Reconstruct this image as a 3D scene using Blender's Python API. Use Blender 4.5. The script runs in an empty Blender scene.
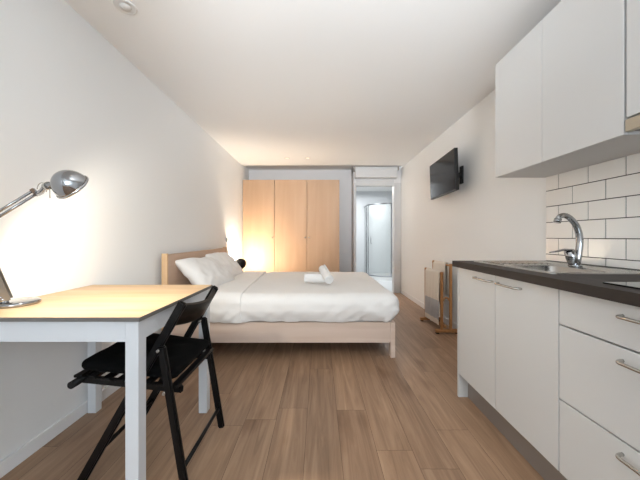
import bpy, bmesh, math, random
from mathutils import Vector, Matrix, noise
random.seed(7)
SC = bpy.context.scene
COL = SC.collection
PI = math.pi

# ------------------------------------------------------------------ materials
def lin(c):
    return tuple(((v/255)/12.92 if v/255 <= .04045 else ((v/255+.055)/1.055)**2.4) for v in c) + (1,)

def mat(name, rgb, rough=.5, metal=0., spec=.5, bump=None, coat=0., trans=0., alpha=1., ior=1.45, grain=None, emit=None, sheen=0.):
    m = bpy.data.materials.new(name); m.use_nodes = True
    nt = m.node_tree; b = nt.nodes['Principled BSDF']
    c = lin(rgb)
    b.inputs['Base Color'].default_value = c
    b.inputs['Roughness'].default_value = rough
    b.inputs['Metallic'].default_value = metal
    b.inputs['Specular IOR Level'].default_value = spec
    b.inputs['IOR'].default_value = ior
    b.inputs['Coat Weight'].default_value = coat
    b.inputs['Transmission Weight'].default_value = trans
    b.inputs['Alpha'].default_value = alpha
    b.inputs['Sheen Weight'].default_value = sheen
    if emit:
        b.inputs['Emission Color'].default_value = lin(emit[0]); b.inputs['Emission Strength'].default_value = emit[1]
    tc = nt.nodes.new('ShaderNodeTexCoord')
    if grain:                      # (scale vector, second colour, strength)
        sc, c2, k = grain
        mp = nt.nodes.new('ShaderNodeMapping'); mp.inputs['Scale'].default_value = sc
        nt.links.new(tc.outputs['Object'], mp.inputs['Vector'])
        nz = nt.nodes.new('ShaderNodeTexNoise'); nz.inputs['Scale'].default_value = 1; nz.inputs['Detail'].default_value = 5
        nz.inputs['Distortion'].default_value = .6
        nt.links.new(mp.outputs[0], nz.inputs['Vector'])
        rp = nt.nodes.new('ShaderNodeValToRGB')
        rp.color_ramp.elements[0].position = .5-k; rp.color_ramp.elements[1].position = .5+k
        rp.color_ramp.elements[0].color = lin(c2); rp.color_ramp.elements[1].color = c
        nt.links.new(nz.outputs['Fac'], rp.inputs['Fac'])
        nt.links.new(rp.outputs['Color'], b.inputs['Base Color'])
    if bump:
        sc, st = bump
        nb = nt.nodes.new('ShaderNodeTexNoise'); nb.inputs['Scale'].default_value = sc; nb.inputs['Detail'].default_value = 4
        nt.links.new(tc.outputs['Object'], nb.inputs['Vector'])
        bp = nt.nodes.new('ShaderNodeBump'); bp.inputs['Strength'].default_value = st; bp.inputs['Distance'].default_value = .002
        nt.links.new(nb.outputs['Fac'], bp.inputs['Height']); nt.links.new(bp.outputs['Normal'], b.inputs['Normal'])
    return m

def floor_material():
    m = bpy.data.materials.new('oak_planks'); m.use_nodes = True
    nt = m.node_tree; b = nt.nodes['Principled BSDF']; N = nt.nodes.new; L = nt.links.new
    tc = N('ShaderNodeTexCoord')
    mp = N('ShaderNodeMapping'); mp.inputs['Rotation'].default_value = (0, 0, PI/2); mp.inputs['Location'].default_value = (.31, .07, 0)
    L(tc.outputs['Object'], mp.inputs['Vector'])
    br = N('ShaderNodeTexBrick'); br.offset = 0; br.offset_frequency = 2; br.squash = 1
    br.inputs['Scale'].default_value = 1; br.inputs['Mortar Size'].default_value = .0009; br.inputs['Mortar Smooth'].default_value = .2
    br.inputs['Brick Width'].default_value = 1.25; br.inputs['Row Height'].default_value = .178
    br.inputs['Color1'].default_value = (0, 0, 0, 1); br.inputs['Color2'].default_value = (1, 1, 1, 1); br.inputs['Mortar'].default_value = (.5, .5, .5, 1)
    sx = N('ShaderNodeSeparateXYZ'); L(mp.outputs[0], sx.inputs[0])
    dv = N('ShaderNodeMath'); dv.operation = 'DIVIDE'; dv.inputs[1].default_value = .178; L(sx.outputs['Y'], dv.inputs[0])
    fl = N('ShaderNodeMath'); fl.operation = 'FLOOR'; L(dv.outputs[0], fl.inputs[0])
    wn = N('ShaderNodeTexWhiteNoise'); wn.noise_dimensions = '1D'; L(fl.outputs[0], wn.inputs['W'])
    sh = N('ShaderNodeMath'); sh.operation = 'MULTIPLY_ADD'; sh.inputs[1].default_value = 1.25; L(wn.outputs['Value'], sh.inputs[0]); L(sx.outputs['X'], sh.inputs[2])
    cb = N('ShaderNodeCombineXYZ'); L(sh.outputs[0], cb.inputs['X']); L(sx.outputs['Y'], cb.inputs['Y'])
    L(cb.outputs[0], br.inputs['Vector'])
    # grain running down each plank, shifted from plank to plank
    ad = N('ShaderNodeVectorMath'); ad.operation = 'MULTIPLY_ADD'
    ad.inputs[1].default_value = (7, 13, 5)
    L(br.outputs['Color'], ad.inputs[0]); L(tc.outputs['Object'], ad.inputs[2])
    m2 = N('ShaderNodeMapping'); m2.inputs['Scale'].default_value = (24, 1.3, 1); L(ad.outputs[0], m2.inputs['Vector'])
    n1 = N('ShaderNodeTexNoise'); n1.inputs['Scale'].default_value = 1; n1.inputs['Detail'].default_value = 7; n1.inputs['Roughness'].default_value = .62; n1.inputs['Distortion'].default_value = 1.1
    L(m2.outputs[0], n1.inputs['Vector'])
    m3 = N('ShaderNodeMapping'); m3.inputs['Scale'].default_value = (6, 1.6, 1); L(ad.outputs[0], m3.inputs['Vector'])
    n2 = N('ShaderNodeTexNoise'); n2.inputs['Scale'].default_value = 1; n2.inputs['Detail'].default_value = 3
    L(m3.outputs[0], n2.inputs['Vector'])
    r1 = N('ShaderNodeValToRGB'); e = r1.color_ramp.elements
    e[0].position = .28; e[0].color = lin((134, 107, 85)); e[1].position = .72; e[1].color = lin((178, 147, 120))
    x = e.new(.5); x.color = lin((157, 126, 101))
    L(n1.outputs['Fac'], r1.inputs['Fac'])
    r2 = N('ShaderNodeValToRGB'); e = r2.color_ramp.elements     # knots
    e[0].position = .22; e[0].color = (.55, .46, .4, 1); e[1].position = .42; e[1].color = (1, 1, 1, 1)
    L(n2.outputs['Fac'], r2.inputs['Fac'])
    r3 = N('ShaderNodeValToRGB'); e = r3.color_ramp.elements     # tone of the plank
    e[0].color = (.86, .85, .85, 1); e[1].color = (1.06, 1.05, 1.03, 1)
    L(br.outputs['Color'], r3.inputs['Fac'])
    a = N('ShaderNodeMix'); a.data_type = 'RGBA'; a.blend_type = 'MULTIPLY'; a.inputs[0].default_value = 1
    L(r1.outputs[0], a.inputs[6]); L(r2.outputs[0], a.inputs[7])
    c = N('ShaderNodeMix'); c.data_type = 'RGBA'; c.blend_type = 'MULTIPLY'; c.inputs[0].default_value = 1
    L(a.outputs[2], c.inputs[6]); L(r3.outputs[0], c.inputs[7])
    d = N('ShaderNodeMix'); d.data_type = 'RGBA'; d.inputs[7].default_value = lin((80, 58, 42))
    L(br.outputs['Fac'], d.inputs[0]); L(c.outputs[2], d.inputs[6])
    L(d.outputs[2], b.inputs['Base Color'])
    b.inputs['Roughness'].default_value = .42; b.inputs['Specular IOR Level'].default_value = .35
    bp = N('ShaderNodeBump'); bp.inputs['Strength'].default_value = .12; bp.inputs['Distance'].default_value = .002
    L(n1.outputs['Fac'], bp.inputs['Height']); L(bp.outputs[0], b.inputs['Normal'])
    return m

M = {}
M['wall'] = mat('wall_paint', (242, 242, 241), .9, bump=(60, .04))
M['ceil'] = mat('ceiling_paint', (243, 243, 242), .9, bump=(60, .03))
M['wallgrey'] = mat('wall_paint_grey', (224, 222, 222), .9, bump=(60, .04))
M['trim'] = mat('white_trim', (240, 240, 240), .45)
M['frame_grey'] = mat('door_frame_paint', (206, 205, 205), .5)
M['floor'] = floor_material()
M['beech'] = mat('wardrobe_veneer', (186, 154, 125), .5, grain=((9, 9, .9), (176, 143, 113), .22))
M['birch'] = mat('table_wood', (210, 181, 146), .45, grain=((1.6, 16, 16), (188, 156, 118), .24))
M['edge'] = mat('table_edge_band', (112, 108, 104), .5)
M['oakp'] = mat('bed_wood', (219, 199, 185), .55, grain=((1.2, 14, 14), (206, 183, 167), .22))
M['headp'] = mat('headboard_veneer', (204, 175, 154), .55, grain=((14, 1.2, 14), (192, 161, 139), .22))
M['headedge'] = mat('headboard_edge', (226, 190, 150), .5, grain=((14, 14, 1.2), (212, 172, 130), .22))
M['rackwood'] = mat('rack_wood', (186, 136, 88), .5, grain=((14, 14, 2), (160, 110, 66), .22))
M['tablewhite'] = mat('white_lacquer', (216, 218, 221), .35)
M['black'] = mat('black_lacquer', (13, 12, 12), .42, spec=.3)
M['cushion'] = mat('black_cotton', (12, 12, 12), .95, spec=.1, bump=(420, .35))
M['linen'] = mat('white_linen', (240, 238, 236), .95, spec=.15, bump=(260, .12))
M['linen2'] = mat('white_sheet', (236, 234, 232), .95, spec=.15, bump=(260, .12))
M['terry'] = mat('terry_cloth', (240, 239, 238), 1., spec=.1, bump=(500, .9))
M['cream'] = mat('cream_towel', (228, 218, 206), 1., spec=.1, bump=(400, .8))
M['greyt'] = mat('grey_towel', (188, 187, 188), 1., spec=.1, bump=(400, .8))
M['greyb'] = mat('towel_border_weave', (150, 150, 153), 1., spec=.1, bump=(700, .9))
M['chrome'] = mat('chrome', (165, 166, 168), .09, 1.)
M['nickel'] = mat('brushed_nickel', (192, 190, 184), .24, 1.)
M['steel'] = mat('brushed_steel', (178, 177, 174), .22, 1., bump=(180, .05))
M['alu'] = mat('grey_metal', (150, 146, 140), .4, .8)
M['shadein'] = mat('shade_lining', (235, 215, 180), .7)
M['cab'] = mat('cabinet_front', (216, 216, 215), .38)
M['carcass'] = mat('cabinet_carcass', (214, 213, 212), .5)
M['plinth'] = mat('plinth_alu', (150, 143, 138), .42, .35)
M['counter'] = mat('counter_laminate', (72, 65, 60), .6, spec=.2, grain=((30, 2, 30), (54, 48, 45), .3))
M['tile'] = mat('glazed_tile', (246, 244, 240), .1, coat=.3)
M['grout'] = mat('dark_grout', (40, 37, 36), .9)
M['hob'] = mat('black_ceramic', (10, 10, 11), .06)
M['hobring'] = mat('hob_marking', (130, 130, 130), .3)
M['tv'] = mat('tv_screen', (9, 9, 11), .12, spec=.3)
M['plastic'] = mat('black_plastic', (22, 22, 23), .4)
M['whiteplastic'] = mat('white_plastic', (228, 228, 226), .4)
M['greyplastic'] = mat('grey_plastic', (170, 168, 166), .45)
M['hood'] = mat('hood_steel', (196, 186, 168), .35, .8)
M['filter'] = mat('hood_filter', (120, 118, 116), .5, .6)
M['bathwall'] = mat('bath_tile', (212, 215, 217), .3)
M['bathfloor'] = mat('bath_floor', (226, 230, 232), .35)
M['glass'] = mat('clear_glass', (232, 242, 242), .03, alpha=.16)
M['windowglass'] = mat('window_glass', (255, 255, 255), 0., trans=1., ior=1.02)
M['ceramic'] = mat('white_ceramic', (240, 242, 242), .12)
M['bulb'] = mat('warm_bulb', (255, 220, 170), .3, emit=((255, 205, 140), 12))
M['bulbdn'] = mat('downlight_glow', (255, 235, 205), .3, emit=((255, 240, 215), .5))
M['darkwood'] = mat('nightstand_wood', (120, 90, 66), .5, grain=((2, 14, 14), (98, 70, 50), .25))
M['rubber'] = mat('dark_rubber', (30, 30, 30), .8)

# ------------------------------------------------------------------ mesh helpers
def bx(bm, x0, x1, y0, y1, z0, z1, mi=0, bev=0., seg=2):
    t = bmesh.new()
    bmesh.ops.create_cube(t, size=1, matrix=Matrix.Translation(((x0+x1)/2, (y0+y1)/2, (z0+z1)/2)) @ Matrix.Diagonal((abs(x1-x0), abs(y1-y0), abs(z1-z0), 1)))
    if bev > 0:
        bmesh.ops.bevel(t, geom=t.edges[:], offset=bev, segments=seg, affect='EDGES', profile=.5)
    join(bm, t, mi)

def join(bm, t, mi=0, mtx=None):
    vm = {}
    for v in t.verts:
        vm[v] = bm.verts.new(mtx @ v.co if mtx else v.co)
    for f in t.faces:
        try:
            g = bm.faces.new([vm[v] for v in f.verts]); g.material_index = mi if mi >= 0 else f.material_index; g.smooth = f.smooth
        except ValueError:
            pass
    t.free()

def frame_of(d, up=None):
    d = d.normalized()
    up = up or (Vector((0, 0, 1)) if abs(d.z) < .95 else Vector((0, 1, 0)))
    s = d.cross(up).normalized(); u = s.cross(d).normalized()
    return s, u, d

def bar(bm, p, q, w, h, mi=0, bev=.003, up=None):
    """rectangular bar from p to q, w across, h along the up side"""
    p = Vector(p); q = Vector(q); s, u, d = frame_of(q-p, up)
    L = (q-p).length
    t = bmesh.new()
    bmesh.ops.create_cube(t, size=1, matrix=Matrix.Diagonal((w, h, L, 1)))
    if bev > 0: bmesh.ops.bevel(t, geom=t.edges[:], offset=bev, segments=2, affect='EDGES')
    R = Matrix((s, u, d)).transposed().to_4x4()
    join(bm, t, mi, Matrix.Translation((p+q)/2) @ R)

def tube(bm, pts, r, n=12, mi=0, cap=True, flat=1.):
    pts = [Vector(p) for p in pts]
    rs = r if isinstance(r, (list, tuple)) else [r]*len(pts)
    rings = []; prev = None
    for i, p in enumerate(pts):
        a = pts[max(i-1, 0)]; b = pts[min(i+1, len(pts)-1)]
        d = (b-a).normalized()
        if prev is None:
            s, u, _ = frame_of(d)
        else:
            s = (prev - d*prev.dot(d)).normalized(); u = s.cross(d).normalized()
        prev = s
        rings.append([bm.verts.new(p + (s*math.cos(2*PI*k/n) + u*math.sin(2*PI*k/n)*flat)*rs[i]) for k in range(n)])
    for a, b in zip(rings, rings[1:]):
        for k in range(n):
            f = bm.faces.new((a[k], a[(k+1) % n], b[(k+1) % n], b[k])); f.material_index = mi; f.smooth = True
    if cap:
        for ring in (rings[0][::-1], rings[-1]):
            f = bm.faces.new(ring); f.material_index = mi

def lathe(bm, prof, mtx=None, n=40, mi=0, close=False):
    """prof = [(r, z)] turned about local z, placed by mtx"""
    mtx = mtx or Matrix.Identity(4); rings = []
    for r, z in prof:
        if r < 1e-5: rings.append([bm.verts.new(mtx @ Vector((0, 0, z)))])
        else: rings.append([bm.verts.new(mtx @ Vector((r*math.cos(2*PI*k/n), r*math.sin(2*PI*k/n), z))) for k in range(n)])
    prs = list(zip(rings, rings[1:])) + ([(rings[-1], rings[0])] if close else [])
    for a, b in prs:
        for k in range(n):
            k2 = (k+1) % n
            if len(a) == 1 and len(b) == 1: continue
            if len(a) == 1: vs = (a[0], b[k2], b[k])
            elif len(b) == 1: vs = (a[k], a[k2], b[0])
            else: vs = (a[k], a[k2], b[k2], b[k])
            f = bm.faces.new(vs); f.material_index = mi; f.smooth = True

def axis_mtx(loc, d):
    s, u, d = frame_of(Vector(d))
    return Matrix.Translation(loc) @ Matrix((s, u, d)).transposed().to_4x4()

def T(x=0, y=0, z=0): return Matrix.Translation((x, y, z))

def rbox(lo, hi, r, cuts=40, seg=None):
    """subdivided box with round edges, for soft things"""
    t = bmesh.new(); lo = Vector(lo); hi = Vector(hi)
    bmesh.ops.create_cube(t, size=2)
    bmesh.ops.subdivide_edges(t, edges=t.edges[:], cuts=cuts, use_grid_fill=True)
    c = (lo+hi)/2; h = (hi-lo)/2
    rr = r if isinstance(r, (tuple, list)) else (r, r, r)
    for v in t.verts:
        # crowd the rows toward the edges so that the rounding is smooth
        p = Vector([c[i] + h[i]*(math.sin(v.co[i]*PI/2)*.6 + v.co[i]*.4) for i in range(3)])
        q = Vector([min(max(p[i], lo[i]+rr[i]), hi[i]-rr[i]) for i in range(3)])
        d = Vector([(p[i]-q[i])/rr[i] for i in range(3)])
        if d.length > 1e-6:
            d = d/d.length
            p = Vector([q[i] + d[i]*rr[i] for i in range(3)])
        v.co = p
    for f in t.faces: f.smooth = True
    return t

def link(name, bm, mats, parent=None, origin=None, smooth=False, autosmooth=False):
    if not isinstance(mats, (list, tuple)): mats = [mats]
    bmesh.ops.recalc_face_normals(bm, faces=bm.faces[:])
    o0 = Vector(origin) if origin is not None else (parent_world(parent) if parent else Vector((0, 0, 0)))
    for v in bm.verts: v.co = v.co - o0
    me = bpy.data.meshes.new(name); bm.to_mesh(me); bm.free()
    for m_ in mats: me.materials.append(M[m_])
    if smooth:
        for p in me.polygons: p.use_smooth = True
    o = bpy.data.objects.new(name, me); COL.objects.link(o)
    if parent:
        o.parent = parent; o.location = o0 - parent_world(parent)
    else:
        o.location = o0
    return o

def parent_world(p):
    v = Vector((0, 0, 0))
    while p: v = v + p.location; p = p.parent
    return v

def tag(o, label=None, cat=None, group=None, kind=None):
    if label: o['label'] = label
    if cat: o['category'] = cat
    if group: o['group'] = group
    if kind: o['kind'] = kind
    return o

def thing(name, loc, label, cat, group=None):
    o = bpy.data.objects.new(name, None); COL.objects.link(o); o.location = loc; o.empty_display_size = .05
    return tag(o, label, cat, group)

def struct(name, bm, mats, parent=None):
    o = link(name, bm, mats, parent); o['kind'] = 'structure'; return o

def copy_tree(o, parent=None):
    c = o.copy(); COL.objects.link(c)
    if parent: c.parent = parent
    for ch in list(o.children): copy_tree(ch, c)
    return c

def B(): return bmesh.new()

# ------------------------------------------------------------------ the room
XL, XR, ZC = -1.41, 1.56, 2.37
YF, YB = -3.3, 5.75           # window wall behind the camera, wall behind the wardrobe
YD = 5.42                     # wall with the bathroom doorway
bm = B(); bx(bm, XL-.1, 2.4, YF-.1, YB, -.1, 0); struct('floor', bm, 'floor')
bm = B(); bx(bm, XL-.1, XR+.1, YF-.1, 5.22, ZC, ZC+.2); bx(bm, XL-.1, XR+.1, 5.22, YB+.1, ZC+.045, ZC+.2); struct('ceiling', bm, 'ceil')
bm = B(); bx(bm, XL-.1, XL, YF-.1, YB+.1, 0, ZC+.045); struct('wall_left', bm, 'wall')
bm = B(); bx(bm, XR, XR+.1, YF-.1, YD, 0, ZC); bx(bm, XR, XR+.1, YD, YB, 0, ZC+.045); struct('wall_right', bm, 'wall')
# back wall: a plane behind the wardrobe and a thicker stretch round the doorway
DX0, DX1, DZ = .695, 1.43, 2.045
YD2 = YD+.12
bm = B()
bx(bm, XL, .655, YB, YB+.1, 0, ZC+.045)
bx(bm, .655, DX0, YD, YB+.1, 0, ZC+.045)
bx(bm, DX1, XR, YD, YD2, 0, ZC+.045)
bx(bm, DX0, DX1, YD, YD2, DZ, ZC+.045)
struct('wall_back', bm, 'wallgrey')
# window wall behind the camera
bm = B()
WX0, WX1, WZ0, WZ1 = -.15, 1.25, .95, 2.25
bx(bm, XL, WX0, YF-.1, YF, 0, ZC); bx(bm, WX1, XR, YF-.1, YF, 0, ZC)
bx(bm, WX0, WX1, YF-.1, YF, 0, WZ0); bx(bm, WX0, WX1, YF-.1, YF, WZ1, ZC)
struct('wall_front', bm, 'wall')
bm = B()
for x in (WX0+.03, (WX0+WX1)/2, WX1-.03): bx(bm, x-.03, x+.03, YF-.08, YF-.02, WZ0, WZ1)
for z in (WZ0+.03, WZ1-.03): bx(bm, WX0, WX1, YF-.08, YF-.02, z-.03, z+.03)
win = struct('window_1', bm, 'trim')
bm = B(); bx(bm, WX0+.06, WX1-.06, YF-.055, YF-.05, WZ0+.06, WZ1-.06); struct('pane', bm, 'windowglass', win)
# baseboards
bm = B(); bx(bm, XL, XL+.014, YF, 5.22, 0, .07, bev=.003); struct('baseboard_left', bm, 'trim')
bm = B(); bx(bm, XR-.014, XR, 1.96, YD-.03, 0, .075, bev=.003); struct('baseboard_right', bm, 'trim')
# door casing
bm = B()
bx(bm, DX0-.035, DX0+.012, YD-.02, YD2+.01, 0, DZ+.04, bev=.003)
bx(bm, DX1-.006, XR-.002, YD-.02, YD2+.01, 0, DZ+.04, bev=.003)
bx(bm, DX0+.012, DX1-.006, YD-.02, YD2+.01, DZ-.012, DZ+.10, bev=.003)
struct('trim_1', bm, 'frame_grey')
# bathroom shell
BX0, BX1, BY0, BY1 = .695, 2.3, YD2, 7.75
bm = B(); bx(bm, BX0, BX1+.1, YB, BY1+.1, -.1, 0.004); bx(bm, BX0, BX1+.1, YD+.02, YB, 0, .004); struct('floor_bathroom', bm, 'bathfloor')
bm = B(); bx(bm, .655, BX0, YB+.1, BY1, 0, 2.3); struct('wall_bathroom_left', bm, 'bathwall')
bm = B(); bx(bm, BX1, BX1+.1, BY0, BY1, 0, 2.3); struct('wall_bathroom_right', bm, 'bathwall')
bm = B(); bx(bm, BX0-.04, BX1+.1, BY1, BY1+.1, 0, 2.3); struct('wall_bathroom_back', bm, 'bathwall')
bm = B(); bx(bm, XR+.1, BX1+.1, BY0-.1, BY0, 0, 2.3); struct('wall_bathroom_front', bm, 'bathwall')
bm = B(); bx(bm, BX0-.04, BX1+.1, BY0, BY1+.1, 2.3, 2.41); struct('ceiling_bathroom', bm, 'ceil')

# tiled splashback: tiles and dark joints in one mesh
bm = B()
TX = XR-.008; TY0, TY1 = .25, 1.95
bx(bm, TX+.002, XR, TY0, TY1, .90, 1.50, 1)
zr = [.90, .944] + [.944+.107*k for k in range(1, 6)]
for i in range(len(zr)-1):
    z0, z1 = zr[i]+.0022, min(zr[i+1], 1.50)-.0022
    off = 1.441 if i % 2 == 1 else 1.543
    k = -8
    while off+.203*k < TY1:
        y0, y1 = max(off+.203*k, TY0)+.0024, min(off+.203*(k+1), TY1)-.0018
        if y1-y0 > .01: bx(bm, TX-.001, TX+.004, y0, y1, z0, z1, 0, bev=.0012, seg=1)
        k += 1
struct('wall_tiles', bm, ['tile', 'grout'])

# boxed panel over the doorway
t = thing('overdoor_box', (1.06, 5.33, 2.16), 'pale grey boxed panel fixed above the bathroom doorway under the ceiling', 'panel')
bm = B(); bx(bm, .675, 1.455, 5.27, 5.418, 2.165, 2.362, bev=.004); link('box', bm, 'frame_grey', t)
bm = B(); bx(bm, .72, 1.39, 5.263, 5.271, 2.195, 2.325, bev=.003)
for k in range(4): bx(bm, .74, 1.37, 5.259, 5.264, 2.21+.028*k, 2.222+.028*k)
link('front_panel', bm, 'frame_grey', t)
for x0, x1 in ((.648, .674), (1.456, 1.482)):
    bm = B(); bx(bm, x0, x1, 5.275, 5.418, 2.30, 2.362, bev=.003); link('end_bracket', bm, 'alu', t)

# ------------------------------------------------------------------ bathroom: shower
t = thing('shower_enclosure', (1.7, 7.2, .004), 'glass corner shower with curved front and white tray beyond the doorway', 'shower')
sx, sy, sr = 1.20, 6.87, .55           # left side, front, radius of the rounded corner
def shower_outline(off=0, n=16):
    pts = [(sx+off, BY1-.01)]
    pts += [(sx+sr-(sr-off)*math.cos(PI/2*k/n), sy+sr-(sr-off)*math.sin(PI/2*k/n)) for k in range(n+1)]
    pts.append((BX1-.01, sy+off)); return pts
bm = B()
base = shower_outline() + [(BX1-.01, BY1-.01)]
v0 = [bm.verts.new((x, y, .005)) for x, y in base]; v1 = [bm.verts.new((x, y, .085)) for x, y in base]
bm.faces.new(v1); bm.faces.new(v0[::-1])
for i in range(len(base)): bm.faces.new((v0[i], v0[(i+1) % len(base)], v1[(i+1) % len(base)], v1[i]))
link('tray', bm, 'ceramic', t)
def ribbon(pts, z0, z1, th):
    bm = B(); ins = []
    for i, p in enumerate(pts):
        a = Vector(pts[max(i-1, 0)]); b = Vector(pts[min(i+1, len(pts)-1)]); d = (b-a).normalized(); nrm = Vector((d.y, -d.x))
        ins.append((Vector(p)+nrm*th/2, Vector(p)-nrm*th/2))
    R = [[bm.verts.new((q.x, q.y, z)) for q, z in ((a, z0), (a, z1), (b, z1), (b, z0))] for a, b in ins]
    for a, b in zip(R, R[1:]):
        for k in range(4): bm.faces.new((a[k], a[(k+1) % 4], b[(k+1) % 4], b[k]))
    bm.faces.new(R[0]); bm.faces.new(R[-1][::-1])
    return bm
ol = shower_outline(.03)
link('glass_panel', ribbon(ol[:5], .11, 1.86, .006), 'glass', t)
link('glass_door', ribbon(ol[4:-1], .11, 1.86, .006), 'glass', t)
link('glass_panel', ribbon(ol[-2:], .11, 1.86, .006), 'glass', t)
link('rail', ribbon(ol, .086, .11, .03), 'chrome', t)
link('rail', ribbon(ol, 1.86, 1.885, .03), 'chrome', t)
for i in (1, 4, len(ol)-2):
    x, y = ol[i]; bm = B(); bx(bm, x-.012, x+.012, y-.012, y+.012, .11, 1.86, bev=.003); link('post', bm, 'chrome', t)
x, y = ol[7]
bm = B(); tube(bm, [(x, y-.01, 1.06), (x-.03, y-.045, 1.06), (x-.03, y-.045, .90), (x, y-.01, .90)], .008); link('handle', bm, 'chrome', t)

t = thing('bathroom_ceiling_light', (1.1, 6.55, 2.3), 'round white ceiling light inside the bathroom', 'light')
M['bathglow'] = mat('bath_light_glow', (255, 255, 255), .3, emit=((240, 248, 255), 3))
bm = B(); lathe(bm, [(.0, 0), (.15, 0), (.15, -.03), (.14, -.035), (0, -.035)], T(1.1, 6.55, 2.3)); link('base', bm, 'whiteplastic', t)
bm = B(); lathe(bm, [(.135, -.036), (.12, -.055), (0, -.07)], T(1.1, 6.55, 2.3)); link('diffuser', bm, 'bathglow', t)

# ------------------------------------------------------------------ wardrobe
WY = 5.24
t = thing('wardrobe', (-.51, 5.49, 0), 'tall three-door beech wardrobe against the back wall beyond the bed', 'wardrobe')
bm = B()
wx = [XL+.004, -.818, -.22, .377]
bx(bm, wx[0], wx[0]+.018, WY+.02, YB-.01, 0, 2.115); bx(bm, wx[3]-.018, wx[3], WY+.02, YB-.01, 0, 2.115)
bx(bm, wx[0]+.018, wx[3]-.018, WY+.02, YB-.01, 2.095, 2.115); bx(bm, wx[0]+.018, wx[3]-.018, WY+.02, YB-.01, .06, .08)
bx(bm, wx[0]+.018, wx[3]-.018, YB-.02, YB-.01, .08, 2.095); bx(bm, wx[0]+.018, wx[3]-.018, WY+.05, WY+.068, 0, .06)
link('carcass', bm, 'beech', t)
for k in range(3):
    bm = B(); bx(bm, wx[k]+.003, wx[k+1]-.003, WY, WY+.018, .07, 2.112, bev=.0015)
    d = link('door', bm, 'beech', t, origin=(wx[k], WY, .07))
    hx = wx[k+1]-.035 if k < 2 else wx[k]+.035
    bm = B(); lathe(bm, [(0, .022), (.010, .021), (.013, .015), (.007, .006), (.007, 0)], axis_mtx((hx, WY, 1.05), (0, -1, 0)), 20); link('knob', bm, 'nickel', d)

# ------------------------------------------------------------------ bed
BY_N, BY_F = 2.50, 4.06
t = thing('bed_frame', (-.35, 3.28, 0), 'low double bed frame in pale wood with headboard on left wall', 'bed')
bm = B()
bx(bm, -1.366, -1.328, BY_N+.005, BY_F-.005, .08, .905, bev=.002)
link('headboard', bm, 'headp', t)
for y in (BY_N-.02, BY_F):
    bm = B(); bx(bm, -1.372, -1.322, y, y+.022, 0, .915, bev=.003); tag(link('headboard_post', bm, 'headedge', t), 'pale edge post of the headboard')
for y in (BY_N, BY_F-.026):
    bm = B(); bx(bm, -1.326, .626, y, y+.026, .132, .312, bev=.002); link('side_rail', bm, 'oakp', t)
bm = B(); bx(bm, .627, .668, BY_N-.004, BY_F+.004, .132, .312, bev=.003); link('foot_rail', bm, 'oakp', t)
for y in (BY_N-.004, BY_F-.06):
    bm = B(); bx(bm, .628, .668, y, y+.064, 0, .1315, bev=.003); link('leg', bm, 'oakp', t)
bm = B(); bx(bm, -.45, -.39, 3.0, 3.06, 0, .20); link('leg', bm, 'oakp', t)
bm = B()
for k in range(14): bx(bm, -1.22+.135*k, -1.15+.135*k, BY_N+.027, BY_F-.027, .205, .225)
link('slats', bm, 'oakp', t)

# mattress under a fitted sheet
def wrinkle(bm, f):
    bm.normal_update()
    vs = [(v, v.co.copy(), v.normal.copy()) for v in bm.verts]
    for v, c, n in vs: v.co = c + n*f(c, n)
NZ = lambda x, y, z: noise.noise(Vector((x, y, z)))
def sheetf(c, n): return .004*NZ(c.x*6, c.y*6, c.z*9) + .003*NZ(c.x*17, c.y*15, c.z*8)
mt = rbox((-1.318, BY_N+.035, .228), (.60, BY_F-.035, .535), .05, 48)
wrinkle(mt, sheetf)
tag(link('mattress', mt, 'linen2', origin=(-.36, 3.28, .228)), 'white sheeted mattress lying in the pale wooden bed frame', 'mattress')

# duvet: a thick draped cover, round at the edges, slack folds down the side
def duvetf(c, n):
    side = 1-min(1, max(0, (c.z-.33)/.22))
    a = .0035*NZ(c.x*5, c.y*5, c.z*4)
    if n.z > .5: a += .0045*NZ(c.x*3+5, c.y*4, 0) + .002*NZ(c.x*14, c.y*12, 3)
    if n.y < -.2:
        a += (.017*NZ(c.x*6+c.z*9, 2, c.z*5) + .010*NZ(c.x*15-c.z*14, 1, c.z*8))*(.35+.65*side)
    if n.x > .2:
        a += (.008*NZ(4, c.y*7+c.z*8, c.z*5) + .005*NZ(2, c.y*18, c.z*8))*(.4+.6*side)
    return a
def hemmed(t, z):
    bmesh.ops.bisect_plane(t, geom=t.verts[:]+t.edges[:]+t.faces[:], plane_co=(0, 0, z), plane_no=(0, 0, 1), clear_inner=True)
def tuck(c):
    k = min(1, max(0, (.43-c.z)/.11))**1.5
    c.y += .045*k*max(-1, min(1, (3.28-c.y)/.72))
    c.x -= .052*k*max(0, min(1, (c.x-.30)/.36))
    if c.z < .36: c.z += .004*NZ(c.x*6, c.y*6, 2)
dv = rbox((-.80, BY_N-.062, .15), (.712, BY_F+.06, .566), (.11, .095, .095), 76)
hemmed(dv, .322)
for v in dv.verts: tuck(v.co)
wrinkle(dv, duvetf)
kill = [f for f in dv.faces if f.normal.x < -.6 and f.calc_center_median().x < -.7]
bmesh.ops.delete(dv, geom=kill, context='FACES')
d = link('duvet', dv, 'linen', origin=(0, 3.28, .32), smooth=True)
so = d.modifiers.new('thickness', 'SOLIDIFY'); so.thickness = .016; so.offset = -1
tag(d, 'smooth white duvet spread over the double bed, hanging over its rail', 'duvet')
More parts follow.
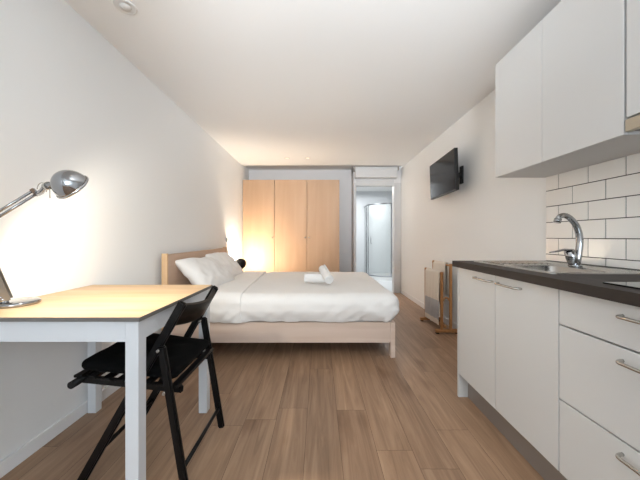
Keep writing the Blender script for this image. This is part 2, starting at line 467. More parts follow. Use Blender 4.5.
# turned-back edge by the pillows
fb = rbox((-1.04, BY_N-.068, .15), (-.695, BY_F+.066, .577), (.02, .100, .100), 64)
hemmed(fb, .320)
for v in fb.verts:
    tuck(v.co); v.co.x += -.05*(v.co.y-3.2)
wrinkle(fb, duvetf)
kill = [f for f in fb.faces if f.normal.x < -.6 and f.calc_center_median().x < -.9]
bmesh.ops.delete(fb, geom=kill, context='FACES')
o = link('top_sheet', fb, 'linen', origin=(-.86, 3.28, .32), smooth=True)
so = o.modifiers.new('thickness', 'SOLIDIFY'); so.thickness = .010; so.offset = -1
tag(o, 'white sheet turned back over the duvet edge beside the pillows', 'sheet')

# pillows
def pillow(w, h, th, seed):
    t = B(); n = 44; rows = []
    for s in (1, -1):
        g = []
        for i in range(n+1):
            r = []
            for j in range(n+1):
                u = -1+2*i/n; v = -1+2*j/n
                u = math.sin(u*PI/2)*.45+u*.55; v = math.sin(v*PI/2)*.45+v*.55
                e = (max(0, 1-u**4)**.55)*(max(0, 1-v**4)**.55)
                pin = 1-.05*(1-u*u)*abs(v)**3
                pin2 = 1-.07*(1-v*v)*abs(u)**3
                z = s*th/2*e*(1+.18*NZ(u*2.2+seed, v*2.2, s*3)) + s*.011*e**.5*NZ(u*5+seed, v*3.5, 4)
                r.append(Vector((u*w/2*pin2, v*h/2*pin, z+.012*NZ(u*2+seed, v*2, 9))))
            g.append(r)
        rows.append(g)
    V = {}
    for s in (0, 1):
        for i in range(n+1):
            for j in range(n+1):
                edge = i in (0, n) or j in (0, n)
                if edge and s == 1: V[s, i, j] = V[0, i, j]
                else: V[s, i, j] = t.verts.new(rows[s][i][j])
    for s in (0, 1):
        for i in range(n):
            for j in range(n):
                q = (V[s, i, j], V[s, i+1, j], V[s, i+1, j+1], V[s, i, j+1])
                f = t.faces.new(q if s == 0 else q[::-1]); f.smooth = True
    return t
def put_pillow(bm, cx, cy, cz, tilt, yaw, roll, label):
    # local x = along the bed's head (world y), local y = up the slope
    R = Matrix.Rotation(yaw, 4, 'Z') @ Matrix.Rotation(-tilt, 4, 'Y') @ Matrix.Rotation(PI/2, 4, 'Z') @ Matrix.Rotation(roll, 4, 'Z')
    o = link('pillow', bm, 'linen', smooth=True)
    o.matrix_world = T(cx, cy, cz) @ R
    return tag(o, label, 'pillow', 'pillows on the bed')
put_pillow(pillow(.74, .43, .18, 1.3), -1.155, 2.975, .683, -math.radians(43), math.radians(-3), math.radians(-3), 'white pillow on the bed at the end nearer the desk')
put_pillow(pillow(.70, .43, .18, 6.1), -1.205, 3.670, .690, -math.radians(46), math.radians(2), math.radians(-2), 'white pillow on the bed at the end nearer the wardrobe')

# rolled towels on the bed
def towel_roll(p, q, r, label, seed):
    p = Vector(p); q = Vector(q); bm = B()
    s, u, d = frame_of(q-p); turns = 3.2; n = 110; L = (q-p).length
    prof = []
    for i in range(n+1):
        a = 2*PI*turns*i/n; rr = r*(.12+.88*i/n)
        prof.append((rr*math.cos(a), rr*math.sin(a)))
    m = 14; rings = []
    for k in range(m+1):
        w = L*k/m; ring = []
        for i, (x, y) in enumerate(prof):
            sq = 1-.05*(abs(2*k/m-1)**4) + .03*NZ(x*30+seed, y*30, w*14)
            ring.append(bm.verts.new(p + s*x*sq + u*y*sq + d*(w + (.006*(1-i/n) if k == 0 else -.006*(1-i/n) if k == m else 0))))
        rings.append(ring)
    for a, b in zip(rings, rings[1:]):
        for i in range(n):
            f = bm.faces.new((a[i], a[i+1], b[i+1], b[i])); f.smooth = True
    o = link('towel', bm, 'terry', origin=(p+q)/2, smooth=True)
    so = o.modifiers.new('thickness', 'SOLIDIFY'); so.thickness = r*.24; so.offset = -1
    return tag(o, label, 'towel', 'rolled towels on the bed')
zt = .571
towel_roll((-.152, 3.0, zt+.056), (.075, 2.985, zt+.056), .054, 'rolled white towel lying flat across the bed', 1)
towel_roll((.098, 2.83, zt+.062), (.035, 3.08, zt+.150), .052, 'rolled white towel propped on top of the other rolled towel', 5)

# ------------------------------------------------------------------ bedside
LC = Vector((-1.272, 4.6, .636)); LN = Vector((-.24, .82, .50)).normalized()
t = thing('bedside_lamp', (-1.272, 4.6, 0), 'black dome lamp glowing in the corner behind the pillows', 'lamp')
bm = B(); lathe(bm, [(0, 0), (.10, 0), (.10, .012), (.03, .022), (.010, .03), (0, .03)], T(-1.272, 4.6, .0)); link('base', bm, 'black', t)
bm = B(); tube(bm, [(-1.272, 4.6, .025), (-1.272, 4.6, .47), (-1.272, 4.598, .50), (-1.270, 4.590, .555)], [.010, .010, .020, .032]); link('stem', bm, 'black', t)
def dome(r, depth, th, n=14):
    o = [(r*math.cos(PI/2*k/n), -depth*math.sin(PI/2*k/n)) for k in range(n+1)]
    i = [((r-th)*math.cos(PI/2*k/n), -(depth-th)*math.sin(PI/2*k/n)) for k in range(n, -1, -1)]
    return o, i
o_, i_ = dome(.095, .105, .004)
bm = B(); lathe(bm, o_, axis_mtx(LC, LN)); lathe(bm, i_, axis_mtx(LC, LN), mi=1); lathe(bm, [i_[-1], o_[0]], axis_mtx(LC, LN))
bmesh.ops.remove_doubles(bm, verts=bm.verts[:], dist=1e-5)
link('lamp_shade', bm, ['black', 'shadein'], t)
bm = B(); bmesh.ops.create_uvsphere(bm, u_segments=16, v_segments=10, radius=.018, matrix=T(*(LC-LN*.035))); link('bulb', bm, 'bulb', t, smooth=True)
bedside_light_at = LC + LN*.0

# small switch on the left wall over the bed
t = thing('wall_switch', (XL, 4.30, 1.02), 'small grey pull switch on left wall just above the headboard', 'switch')
bm = B(); bx(bm, XL+.001, XL+.012, 4.28, 4.33, 1.0, 1.06, bev=.003); link('plate', bm, 'whiteplastic', t)
bm = B(); bx(bm, XL+.012, XL+.03, 4.292, 4.318, .985, 1.045, bev=.004); link('rocker', bm, 'greyplastic', t)

# ------------------------------------------------------------------ table
TZ = .763
t = thing('table', (-1.04, 1.41, 0), 'white legged table with pale wooden top against the left wall', 'table')
bm = B(); bx(bm, -1.405, -.662, 1.052, 1.772, TZ-.016, TZ); 
bm.faces.ensure_lookup_table()
for f in bm.faces: f.material_index = 0 if f.calc_center_median().z > TZ-1e-4 else 1
link('tabletop', bm, ['birch', 'edge'], t)
lx = (-1.392, -.674); ly = (1.063, 1.762); lw = .050
for x in lx:
    for y in ly:
        x0, x1 = (x, x+lw) if x < -1 else (x-lw, x); y0, y1 = (y, y+lw) if y < 1.4 else (y-lw, y)
        bm = B(); bx(bm, x0, x1, y0, y1, 0, TZ-.017, bev=.003); link('leg', bm, 'tablewhite', t)
for y in (1.066, 1.741):
    bm = B(); bx(bm, lx[0]+lw, lx[1]-lw, y, y+.018, .668, TZ-.017); link('apron', bm, 'tablewhite', t)
for x in (-1.389, -.695):
    bm = B(); bx(bm, x, x+.018, ly[0]+lw, ly[1]-lw, .668, TZ-.017); link('apron', bm, 'tablewhite', t)

# ------------------------------------------------------------------ desk lamp
t = thing('desk_lamp', (-1.308, 1.25, TZ), 'chrome jointed desk lamp on the table, shining on left wall', 'lamp')
bm = B(); lathe(bm, [(0, 0), (.073, 0), (.078, .004), (.078, .012), (.073, .018), (.03, .021), (0, .021)], T(-1.326, 1.25, TZ+.0005), 48); link('base', bm, 'chrome', t)
E = Vector((-1.345, 1.105, 1.085)); F = Vector((-1.325, 1.198, TZ+.03)); W = Vector((-1.163, 1.17, 1.246))
bm = B()
sd = (W-E).cross(F-E).normalized()
for k in (-1, 1): bar(bm, F+sd*.012*k, E+sd*.012*k, .003, .052, bev=.001, up=(F-E).cross(sd))
pv = F + (E-F)*.04
ar = link('lower_arm', bm, 'alu', t)
bm = B()
for k in range(7):
    p = F + (E-F)*(.06+.13*k)
    lathe(bm, [(0, .0155), (.005, .015), (.006, .0135), (.006, -.0135), (.005, -.015), (0, -.0155)], axis_mtx(p, sd), 12)
link('rivet', bm, 'chrome', ar)
bm = B(); lathe(bm, [(0, 0), (.016, 0), (.016, .03), (0, .03)], T(F.x, F.y, TZ+.02), 20); link('base_joint', bm, 'chrome', t)
bm = B(); lathe(bm, [(0, -.018), (.018, -.018), (.018, .018), (0, .018)], axis_mtx(E, sd), 24); link('elbow', bm, 'chrome', t)
bm = B()
dn = (W-E).cross(sd).normalized()
for k in (-1, 1): tube(bm, [E+dn*.008*k, W+dn*.008*k], .0055, 12)
bar(bm, W-(W-E).normalized()*.012, W+(W-E).normalized()*.006, .012, .034, up=dn)
ua = link('upper_arm', bm, 'chrome', t)
bm = B()
HC = Vector((-.962, 1.112, 1.256)); HN = Vector((.24, .76, -.60)).normalized()
pts = []
for k in range(17):
    a = PI*1.15*k/16
    pts.append(W + Vector((.018+(-math.cos(a))*.020+.002, .006, .012+math.sin(a)*.026)))
tube(bm, pts, .0016, 8); link('spring', bm, 'nickel', ua)
ap = HC + Vector((-.048, -.026, .010))
D = (ap-W).normalized(); zz = Vector((0, 0, 1)); nl = (ap-W).length
bm = B(); tube(bm, [W-zz*.004, W+D*.03-zz*.015, W+D*.055-zz*.012, W+D*.08-zz*.002, W+D*.105, ap], [.007, .008, .010, .009, .008, .008], 12); link('neck', bm, 'chrome', t)
bm = B(); tube(bm, [W+D*.105, W+D*.128], .015, 16); link('collar', bm, 'nickel', t)
bm = B(); tube(bm, [W+D*.135-zz*.004, W+D*.140-zz*.052], .0018, 8); link('tilt_rod', bm, 'nickel', t)
o_, i_ = dome(.060, .068, .003)
bm = B(); lathe(bm, o_, axis_mtx(HC, HN)); lathe(bm, i_, axis_mtx(HC, HN), mi=1); lathe(bm, [i_[-1], o_[0]], axis_mtx(HC, HN))
lathe(bm, [(.061, -.004), (.064, -.002), (.064, .003), (.058, .003)], axis_mtx(HC, HN))
bmesh.ops.remove_doubles(bm, verts=bm.verts[:], dist=1e-5)
link('lamp_shade', bm, ['chrome', 'shadein'], t)
bm = B(); bmesh.ops.create_uvsphere(bm, u_segments=16, v_segments=10, radius=.022, matrix=T(*(HC-HN*.038))); link('bulb', bm, 'bulb', t, smooth=True)

# ------------------------------------------------------------------ folding chair
t = thing('folding_chair', (-.78, 1.37, 0), 'black wooden folding chair with black cushion tucked under the table', 'chair')
cy = (1.160, 1.580)
A0, A1 = Vector((-1.01, 0, .004)), Vector((-.563, 0, .79))
B0, B1 = Vector((-.540, 0, .004)), Vector((-.640, 0, .615))
for i, y in enumerate(cy):
    s = 1 if i == 0 else -1
    bm = B(); bar(bm, A0+Vector((0, y+.024*s, 0)), A1+Vector((0, y+.024*s, 0)), .020, .036, bev=.006, up=Vector((1, 0, .5))); link('front_leg', bm, 'black', t)
    bm = B(); bar(bm, B0+Vector((0, y, 0)), B1+Vector((0, y, 0)), .020, .034, bev=.006, up=Vector((1, 0, 0))); link('rear_leg', bm, 'black', t)
    bm = B(); tube(bm, [(-.650, y-.014*s, .600), (-.650, y+.038*s, .600)], .006, 12); link('pivot', bm, 'nickel', t)
    ys = y+.046*s
    bm = B(); bar(bm, (-1.005, ys, .462), (-.575, ys, .418), .018, .034, bev=.006); link('seat_rail', bm, 'black', t)
    bm = B(); tube(bm, [(-.628, y-.01*s, .425), (-.628, y+.06*s, .425)], .007, 12); link('seat_bolt', bm, 'nickel', t)
bm = B()
for k in range(8):
    f = .02+.138*k; x = -1.0+.41*f/1; z = .484-.045*f
    bx(bm, x-.017, x+.017, cy[0]+.01, cy[1]-.01, z-.002, z+.010, bev=.003)
link('seat_slats', bm, 'black', t)
bm = B(); tube(bm, [(-1.0, cy[0]-.012, .462), (-1.0, cy[1]+.012, .462)], .015, 14); link('seat_front_rail', bm, 'black', t)
fz = .17; fx = A0.x+(A1.x-A0.x)*fz/.786
bm = B(); tube(bm, [(fx, cy[0]+.03, fz), (fx, cy[1]-.03, fz)], .009, 12); link('stretcher', bm, 'black', t)
fz = .11; fx = B0.x+(B1.x-B0.x)*fz/.611
bm = B(); tube(bm, [(fx, cy[0]+.008, fz), (fx, cy[1]-.008, fz)], .009, 12); link('stretcher', bm, 'black', t)
# backrest: a curved plank between the posts
bm = B(); n = 22; R = []
for k in range(n+1):
    y = cy[0]+.03+(cy[1]-cy[0]-.06)*k/n; bow = .040*(1-(2*k/n-1)**2)
    d = (A1-A0).normalized()
    top = A1 + d*(-.012) ; bot = A1 + d*(-.112)
    nx = Vector((d.z, 0, -d.x))
    R.append([bm.verts.new(Vector((0, y, 0)) + p + nx*(bow+o)) for p, o in ((top, -.007), (top, .007), (bot, .007), (bot, -.007))])
for a, b in zip(R, R[1:]):
    for k in range(4):
        f = bm.faces.new((a[k], a[(k+1) % 4], b[(k+1) % 4], b[k])); f.smooth = k in (1, 3)
bm.faces.new(R[0]); bm.faces.new(R[-1][::-1])
link('backrest', bm, 'black', t)
# cushion (loose on the seat)
cu = rbox((-.205, -.19, -.024), (.205, .19, .024), (.03, .03, .022), 30)
for v in cu.verts:
    c = v.co; e = (1-(c.x/.205)**2)*(1-(c.y/.19)**2)
    c.z += .010*e*(1 if c.z > 0 else 0) + .003*NZ(c.x*14, c.y*14, 1)*(1 if c.z > 0 else .2)
    if c.z > .01:
        for bxp in (-.09, .09):
            for byp in (-.085, .085):
                r2 = (c.x-bxp)**2+(c.y-byp)**2; c.z -= .010*math.exp(-r2/.0012)
o = link('seat_cushion', cu, 'cushion', smooth=True)
o.matrix_world = T(-.795, 1.37, .505) @ Matrix.Rotation(math.radians(6.2), 4, 'Y')
tag(o, 'thin black cushion lying on the folding chair seat', 'cushion')

# ------------------------------------------------------------------ kitchen
KX = .925; KY1, KYM, KY0, KYE = 1.885, 1.10, .50, .50
def bow_handle(xf, y0, y1, z, out=.028):
    bm = B(); pts = []
    for k in range(7):
        a = PI/2*k/6; pts.append((xf-out*math.sin(a), y1-.018*(1-math.cos(a)), z))
    for k in range(7):
        a = PI/2*(1-k/6); pts.append((xf-out*math.sin(a), y0+.018*(1-math.cos(a)), z))
    tube(bm, pts, .0055, 12); return bm
t = thing('base_cabinet', (1.24, 1.5, 0), 'white two-door base cabinet under the steel sink', 'cabinet')
bm = B()
bx(bm, KX, 1.555, KY1+.002, KY1+.020, 0, .861); link('end_panel', bm, 'cab', t)
bm = B()
bx(bm, KX+.02, 1.555, KY1-.017, KY1, .152, .861); bx(bm, KX+.02, 1.555, KYM+.001, KYM+.018, .152, .861)
bx(bm, KX+.02, 1.555, KYM+.018, KY1-.017, .152, .17); bx(bm, 1.545, 1.555, KYM+.018, KY1-.017, .17, .861)
link('carcass', bm, 'carcass', t)
ym = (KY1+KYM)/2+.003
for y0, y1, h0, h1 in ((ym, KY1, 1.515, 1.675), (KYM, ym, 1.302, 1.465)):
    bm = B(); bx(bm, KX, KX+.018, y0+.0015, y1-.0015, .156, .858, bev=.0015); d = link('door', bm, 'cab', t, origin=(KX, y0, .156))
    tag(link('handle', bow_handle(KX, h0, h1, .823), 'nickel', d), 'brushed metal bow handle')
t = thing('drawer_cabinet', (1.24, .8, 0), 'white base cabinet with three drawers under the black hob', 'cabinet')
bm = B()
bx(bm, KX+.02, 1.555, KYM-.018, KYM-.001, .152, .861); bx(bm, KX+.02, 1.555, KY0, KY0+.018, .152, .861)
bx(bm, KX+.02, 1.555, KY0+.018, KYM-.018, .152, .17); bx(bm, 1.545, 1.555, KY0+.018, KYM-.018, .17, .861)
link('carcass', bm, 'carcass', t)
for z0, z1, hz in ((.7265, .858, .82), (.4405, .7205, .683), (.156, .4345, .398)):
    bm = B(); bx(bm, KX, KX+.018, KY0+.0015, KYM-.0025, z0, z1, bev=.0015)
    bx(bm, KX+.03, 1.5, KY0+.03, KYM-.03, z0+.03, z0+.042); bx(bm, KX+.018, KX+.03, KY0+.03, KYM-.03, z0+.03, z1-.03)
    d = link('drawer', bm, 'cab', t, origin=(KX, KY0, z0))
    tag(link('handle', bow_handle(KX, .715, .868, hz), 'nickel', d), 'brushed metal bow handle')
bm = B(); bx(bm, .985, 1.0, KY0, KY1, .0, .150); tag(link('plinth', bm, 'plinth', origin=(.99, 1.2, 0)), 'grey brushed plinth running along the floor under the kitchen cabinets', 'plinth')

# worktop with a cut-out for the sink bowl
CX0, CX1, CY0, CY1, CZ0, CZ1 = .903, 1.548, .50, 1.932, .862, .900
SX0, SX1, SY0, SY1 = 1.00, 1.47, 1.222, 1.865          # sink flange
HX0, HX1, HY0, HY1 = 1.045, 1.30, 1.265, 1.59         # bowl
bm = B()
bx(bm, CX0, HX0-.01, CY0, CY1, CZ0, CZ1); bx(bm, HX1+.01, CX1, CY0, CY1, CZ0, CZ1)
bx(bm, HX0-.01, HX1+.01, CY0, HY0-.01, CZ0, CZ1); bx(bm, HX0-.01, HX1+.01, HY1+.01, CY1, CZ0, CZ1)
bmesh.ops.remove_doubles(bm, verts=bm.verts[:], dist=1e-5)
tag(link('worktop', bm, 'counter', origin=(1.22, 1.2, .862)), 'dark brown laminate worktop along the kitchen cabinets', 'worktop')

# sink: flange, drainer ridges, bowl
t = thing('sink', (1.23, 1.54, .90), 'stainless steel inset sink with ridged drainer in the dark worktop', 'sink')
bm = B()
def rrect(x0, x1, y0, y1, r, z, n=6):
    o = []
    for cx, cy_, a0 in ((x1-r, y1-r, 0), (x0+r, y1-r, PI/2), (x0+r, y0+r, PI), (x1-r, y0+r, 3*PI/2)):
        for k in range(n+1):
            a = a0+PI/2*k/n; o.append(Vector((cx+r*math.cos(a), cy_+r*math.sin(a), z)))
    return o
def loft(bm, loops, mi=0, capend=True):
    R = [[bm.verts.new(p) for p in l] for l in loops]
    for a, b in zip(R, R[1:]):
        for k in range(len(a)):
            f = bm.faces.new((a[k], a[(k+1) % len(a)], b[(k+1) % len(a)], b[k])); f.material_index = mi; f.smooth = True
    if capend: bm.faces.new(R[-1]).material_index = mi
    return R
# rim: outer edge, small upstand, flat land, then down the bowl
loft(bm, [rrect(SX0, SX1, SY0, SY1, .03, .9004), rrect(SX0+.002, SX1-.002, SY0+.002, SY1-.002, .03, .905), rrect(SX0+.008, SX1-.008, SY0+.008, SY1-.008, .028, .906),
          rrect(SX0+.016, SX1-.016, SY0+.016, SY1-.016, .026, .9035),
          rrect(HX0-.004, HX1+.004, HY0-.004, HY1+.004, .05, .9035), rrect(HX0, HX1, HY0, HY1, .05, .900), rrect(HX0+.006, HX1-.006, HY0+.006, HY1-.006, .05, .80),
          rrect(HX0+.03, HX1-.03, HY0+.03, HY1-.03, .05, .755), rrect(HX0+.10, HX1-.10, HY0+.14, HY1-.14, .02, .750)])
link('basin', bm, 'steel', t)
bm = B()
for k in range(9):
    x = 1.055+.036*k; tube(bm, [(x, 1.63, .9035), (x, 1.66, .9055), (x, 1.80, .9055), (x, 1.825, .9035)], .004, 8)
link('drainer_ridges', bm, 'steel', t)
bm = B(); lathe(bm, [(0, 0), (.03, 0), (.034, .003), (.026, .004), (.022, .002), (0, .002)], T(1.17, 1.43, .7505), 24); link('drain', bm, 'chrome', t)

# faucet
fxp, fyp, fz0 = 1.375, 1.52, .9045
t = thing('faucet', (fxp, fyp, fz0), 'chrome mixer tap with swan neck behind the steel sink', 'faucet')
bm = B(); lathe(bm, [(0, 0), (.03, 0), (.03, .006), (.025, .010), (.0, .010)], T(fxp-.01, fyp, fz0), 28); link('base', bm, 'chrome', t)
bm = B(); tube(bm, [(fxp-.012, fyp, fz0+.008), (fxp-.030, fyp-.002, fz0+.05), (fxp-.045, fyp-.004, fz0+.082)], [.026, .026, .023], 20); link('mixer_body', bm, 'chrome', t)
bm = B()
pts = [(fxp-.004, fyp, fz0+.006), (fxp+.008, fyp, fz0+.06), (fxp+.015, fyp, fz0+.12), (fxp+.012, fyp, fz0+.17), (fxp-.003, fyp, fz0+.215), (fxp-.026, fyp, fz0+.246), (fxp-.052, fyp, fz0+.266), (fxp-.076, fyp, fz0+.270), (fxp-.094, fyp, fz0+.262), (fxp-.102, fyp, fz0+.246)]
def spline(pts, m=5):
    P = [Vector(p) for p in pts]; out = []
    for i in range(len(P)-1):
        p0 = P[max(i-1, 0)]; p1 = P[i]; p2 = P[i+1]; p3 = P[min(i+2, len(P)-1)]
        for k in range(m):
            s = k/m; out.append(.5*((2*p1)+(p2-p0)*s+(2*p0-5*p1+4*p2-p3)*s*s+(3*p1-p0-3*p2+p3)*s**3))
    return out+[P[-1]]
sp = spline(pts); tube(bm, sp, [0.0170-.0045*i/(len(sp)-1) for i in range(len(sp))], 18)
link('spout', bm, 'chrome', t)
bm = B(); tube(bm, [(fxp-.100, fyp, fz0+.252), (fxp-.106, fyp, fz0+.232)], .0165, 18); link('aerator', bm, 'chrome', t)
bm = B(); tube(bm, [(fxp-.040, fyp-.003, fz0+.085), (fxp-.075, fyp-.005, fz0+.088), (fxp-.12, fyp-.007, fz0+.078), (fxp-.150, fyp-.008, fz0+.074)], [.015, .012, .009, .006], 14, flat=.5); link('lever', bm, 'chrome', t)

# hob
t = thing('hob', (1.22, .74, .90), 'black glass ceramic hob set in the worktop over the drawers', 'hob')
bm = B(); bx(bm, .972, 1.45, .52, .978, .9005, .906, bev=.002); link('glass_top', bm, 'hob', t)
for x, y, r in ((1.10, .85, .075), (1.32, .85, .09), (1.10, .64, .09), (1.32, .64, .075)):
    bm = B(); lathe(bm, [(r, .0), (r, .0004), (r-.003, .0004), (r-.003, 0)], T(x, y, .906), 40); link('cooking_zone', bm, 'hobring', t)

# wall cabinets
UX, UZ0, UZ1 = 1.21, 1.467, 2.24
UY1, UYM, UY0, UYE = 1.958, 1.548, 1.130, .53
t = thing('wall_cabinet', (1.38, 1.54, UZ0), 'white two-door wall cabinet hanging above the sink', 'cabinet')
bm = B()
bx(bm, UX+.019, XR-.004, UY1-.016, UY1, UZ0, UZ1); bx(bm, UX+.019, XR-.004, UY0+.001, UY0+.017, UZ0, UZ1)
bx(bm, UX+.019, XR-.012, UY0+.017, UY1-.016, UZ0, UZ0+.016); bx(bm, UX+.019, XR-.004, UY0+.017, UY1-.016, UZ1-.016, UZ1)
bx(bm, XR-.011, XR-.004, UY0+.017, UY1-.016, UZ0+.04, UZ1-.016); link('carcass', bm, 'carcass', t)
for y0, y1 in ((UYM, UY1), (UY0, UYM)):
    bm = B(); bx(bm, UX, UX+.018, y0+.0015, y1-.0015, UZ0, UZ1, bev=.0015); link('door', bm, 'cab', t, origin=(UX, y0, UZ0))
t = thing('hood_cabinet', (1.38, .83, 1.53), 'white wall cabinet above the cooker hood', 'cabinet')
bm = B()
bx(bm, UX+.019, XR-.004, UY0-.019, UY0-.003, 1.53, UZ1); bx(bm, UX+.019, XR-.004, UYE, UYE+.016, 1.53, UZ1)
bx(bm, UX+.019, XR-.004, UYE+.016, UY0-.019, 1.53, 1.546); bx(bm, UX+.019, XR-.004, UYE+.016, UY0-.019, UZ1-.016, UZ1)
bx(bm, XR-.011, XR-.004, UYE+.016, UY0-.019, 1.546, UZ1-.016); link('carcass', bm, 'carcass', t)
bm = B(); bx(bm, UX, UX+.018, UYE+.0015, UY0-.008, 1.530, UZ1, bev=.0015); link('door', bm, 'cab', t, origin=(UX, UYE, 1.53))
t = thing('cooker_hood', (1.38, .83, 1.475), 'slim steel pull-out cooker hood under the wall cabinet', 'hood')
bm = B(); bx(bm, UX+.025, XR-.012, UYE+.004, UY0-.008, 1.478, 1.528); link('body', bm, 'filter', t)
bm = B(); bx(bm, UX-.004, UX+.022, UYE+.002, UY0-.006, 1.474, 1.522, bev=.003); link('pull_out_front', bm, 'hood', t)

# ------------------------------------------------------------------ TV on its bracket
t = thing('television', (1.38, 3.24, 1.745), 'flat black television on a swing bracket, mounted on right wall', 'television')
def tvbox(x0, x1, y0, y1, z0, z1, bev):
    b_ = B(); bx(b_, x0, x1, y0, y1, z0, z1, bev=bev)
    R = T(1.388, 3.24, 1.745) @ Matrix.Rotation(math.radians(-3.4), 4, 'Z') @ Matrix.Rotation(math.radians(-2.), 4, 'Y')
    bmesh.ops.transform(b_, matrix=R, verts=b_.verts[:]); return b_
link('case', tvbox(0, .035, -.38, .38, -.213, .213, .004), 'plastic', t)
link('screen', tvbox(-.0015, .0005, -.37, .37, -.198, .205, .0), 'tv', t)
link('back_housing', tvbox(.035, .055, -.24, .24, -.18, .10, .008), 'plastic', t)
bm = B(); bx(bm, 1.542, 1.559, 3.07, 3.13, 1.64, 1.83, bev=.003); link('wall_plate', bm, 'plastic', t)
bm = B(); bar(bm, (1.545, 3.10, 1.735), (1.505, 3.13, 1.735), .03, .05); bar(bm, (1.505, 3.13, 1.735), (1.462, 3.18, 1.735), .026, .04); tube(bm, [(1.505, 3.13, 1.70), (1.505, 3.13, 1.77)], .018, 16)
link('bracket_arm', bm, 'plastic', t)
bm = B(); bx(bm, 1.448, 1.465, 3.16, 3.28, 1.66, 1.80, bev=.002); link('mounting_plate', bm, 'plastic', t)

# ------------------------------------------------------------------ towel rack
t = thing('towel_rack', (1.40, 3.37, 0), 'small wooden towel rack standing by the right wall beyond the kitchen', 'towel rack')
RX = (1.350, 1.448); RZ = (.675, .765); RY = (3.135, 3.60)
for y in RY:
    for x, z in zip(RX, RZ):
        bm = B(); bx(bm, x-.014, x+.014, y-.011, y+.011, .045, z, bev=.004); link('post', bm, 'rackwood', t)
    bm = B(); bx(bm, RX[0]-.07, 1.535, y-.020, y+.020, .012, .046, bev=.006); link('foot', bm, 'rackwood', t)
    bm = B(); pts = [(RX[0]+.012, y, .36), (RX[0]+.03, y, .385), ((RX[0]+RX[1])/2, y, .395), (RX[1]-.03, y, .385), (RX[1]-.012, y, .36)]
    tube(bm, pts, .009, 10); link('brace', bm, 'rackwood', t)
    for x in (RX[0]-.05, 1.515):
        bm = B(); bx(bm, x-.014, x+.014, y-.016, y+.016, 0, .013); link('pad', bm, 'rubber', t)
for x, z in zip(RX, RZ):
    bm = B(); tube(bm, [(x, RY[0]-.02, z-.022), (x, RY[1]+.025, z-.022)], .010, 14); link('rail', bm, 'rackwood', t)
bm = B(); bx(bm, 1.385, 1.413, RY[0]+.02, RY[1]-.02, .05, .078, bev=.004); link('stretcher', bm, 'rackwood', t)
def hung_towel(x, z, y0, y1, zf, zb, mats, label, border, seed):
    bm = B(); n = 30; prof = []
    for k in range(81): prof.append((x-.016, zf+(z-zf)*k/80))
    for k in range(1, 8): a = PI*k/8; prof.append((x-.016*math.cos(a), z+.016*math.sin(a)))
    for k in range(20): prof.append((x+.016, z-(z-zb)*k/19))
    R = []
    for i, (px, pz) in enumerate(prof):
        row = []
        hang = min(1, max(0, (z-pz)/.3))
        for j in range(n+1):
            y = y0+(y1-y0)*j/n
            w = .010*hang*math.sin(j/n*14+seed+pz*2)+.008*hang*NZ(j*.3+seed, pz*3, 0)
            yy = y + (.012*hang*NZ(pz*4, seed, j*.05))
            side = -1 if px < x else 1
            row.append(bm.verts.new((px + side*abs(w)*.9 if side < 0 else px+w*.5+.004, yy, pz - (.02*(j/n) if px < x else 0))))
        R.append(row)
    for i, (a, b) in enumerate(zip(R, R[1:])):
        for j in range(n):
            f = bm.faces.new((a[j], a[j+1], b[j+1], b[j])); f.smooth = True
            zc = prof[i][1] if prof[i][0] < x else 99
            f.material_index = 1 if (border[0] < zc < border[1]) else 0
    o = link('towel', bm, mats, origin=(x, (y0+y1)/2, z), smooth=True)
    so = o.modifiers.new('thickness', 'SOLIDIFY'); so.thickness = .006; so.offset = 0
    return tag(o, label, 'towel', 'towels on the wooden rack')
hung_towel(RX[0], RZ[0]-.012, RY[0]+.02, RY[1]-.03, .085, .30, ['cream', 'greyt'], 'cream towel with grey lower part on front rail of the wooden rack', (.14, .35), .4)
hung_towel(RX[1], RZ[1]-.012, RY[0]+.10, RY[1]-.03, .30, .40, ['cream', 'greyt'], 'plain cream towel on the rear, higher rail of the wooden rack', (9, 10), 2.)

# ------------------------------------------------------------------ ceiling fittings
def downlight(x, y, label):
    t = thing('ceiling_spotlight', (x, y, ZC), label, 'ceiling light', 'small recessed lights near the wardrobe')
    bm = B(); lathe(bm, [(.030, -.001), (.034, -.006), (.048, -.005), (.05, 0)], T(x, y, ZC), 32); link('ring', bm, 'whiteplastic', t)
    bm = B(); lathe(bm, [(0, -.003), (.030, -.003), (.030, -.001), (0, -.001)], T(x, y, ZC), 32); link('lens', bm, 'bulbdn', t)
downlight(-.53, 4.73, 'left one of two small recessed ceiling lights before the wardrobe')
downlight(-.19, 4.73, 'right one of two small recessed ceiling lights before the wardrobe')
t = thing('ceiling_fitting', (-1.10, 1.62, ZC), 'round white flush fitting with a ring on the ceiling above the table', 'ceiling fitting')
bm = B(); lathe(bm, [(.0, -.003), (.042, -.003), (.050, -.006), (.056, -.005), (.058, 0)], T(-1.10, 1.62, ZC), 40); link('ring', bm, 'whiteplastic', t)
bm = B(); lathe(bm, [(0, -.010), (.026, -.009), (.030, -.003)], T(-1.10, 1.62, ZC), 32); link('centre_cap', bm, 'whiteplastic', t)

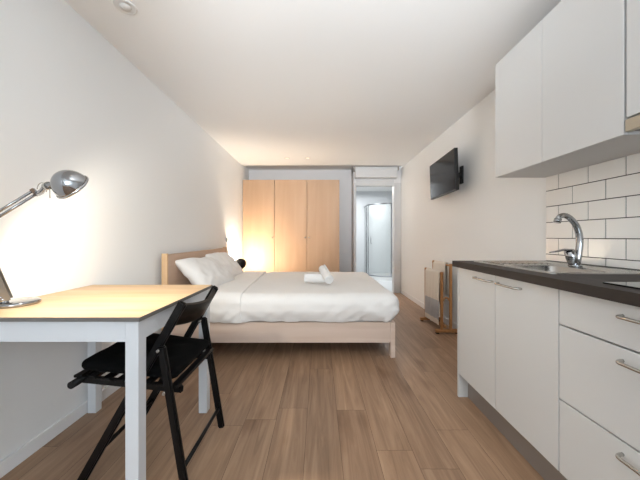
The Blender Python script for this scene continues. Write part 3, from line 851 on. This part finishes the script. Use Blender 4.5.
# ------------------------------------------------------------------ lights
def light(kind, name, loc, energy, color, **kw):
    l = bpy.data.lights.new(name, kind); l.energy = energy; l.color = color
    o = bpy.data.objects.new(name, l); COL.objects.link(o); o.location = loc
    for k, v in kw.items():
        if k == 'aim': o.rotation_euler = Vector(v).to_track_quat('-Z', 'Y').to_euler()
        else: setattr(l, k, v)
    return o
WARM = (1, .88, .72)
light('SPOT', 'desk_bulb_light', HC-HN*.010, 15, (1, .93, .80), shadow_soft_size=.02, spot_size=math.radians(170), spot_blend=.45, aim=HN)
light('POINT', 'bedside_bulb_light', LC-LN*.004, 30, WARM, shadow_soft_size=.02)
light('AREA', 'bathroom_light', (1.1, 6.55, 2.21), 12, (1, 1, 1), shape='DISK', size=.3, aim=(0, 0, -1))
light('AREA', 'window_daylight', ((WX0+WX1)/2, YF+.45, (WZ0+WZ1)/2), 38, (.78, .90, 1), shape='RECTANGLE', size=WX1-WX0, size_y=WZ1-WZ0, aim=(0, 1, .9))

light('SPOT', 'added_ceiling_fill', (.15, -.9, 1.72), 260, (.90, .955, 1), spot_size=math.radians(58), spot_blend=.9, shadow_soft_size=.15, aim=(0, 1, .27))  # added fill spot behind the camera, brightens the ceiling; no lamp stands there
w = bpy.data.worlds.new('sky'); SC.world = w; w.use_nodes = True
w.node_tree.nodes['Background'].inputs['Color'].default_value = (.86, .93, 1, 1)
w.node_tree.nodes['Background'].inputs['Strength'].default_value = 1.5

# ------------------------------------------------------------------ camera
cam = bpy.data.cameras.new('camera'); co = bpy.data.objects.new('camera', cam); COL.objects.link(co)
co.location = (0, 0, 1.06); co.rotation_euler = (PI/2, 0, 0)
cam.sensor_fit = 'HORIZONTAL'; cam.sensor_width = 36; cam.lens = 285/640*36
cam.shift_x = 1/640; cam.shift_y = -3/640; cam.clip_start = .02
SC.camera = co
SC.view_settings.view_transform = 'Standard'; SC.view_settings.look = 'None'; SC.view_settings.gamma = 1
SC.view_settings.use_curve_mapping = False; SC.view_settings.exposure = 1.1
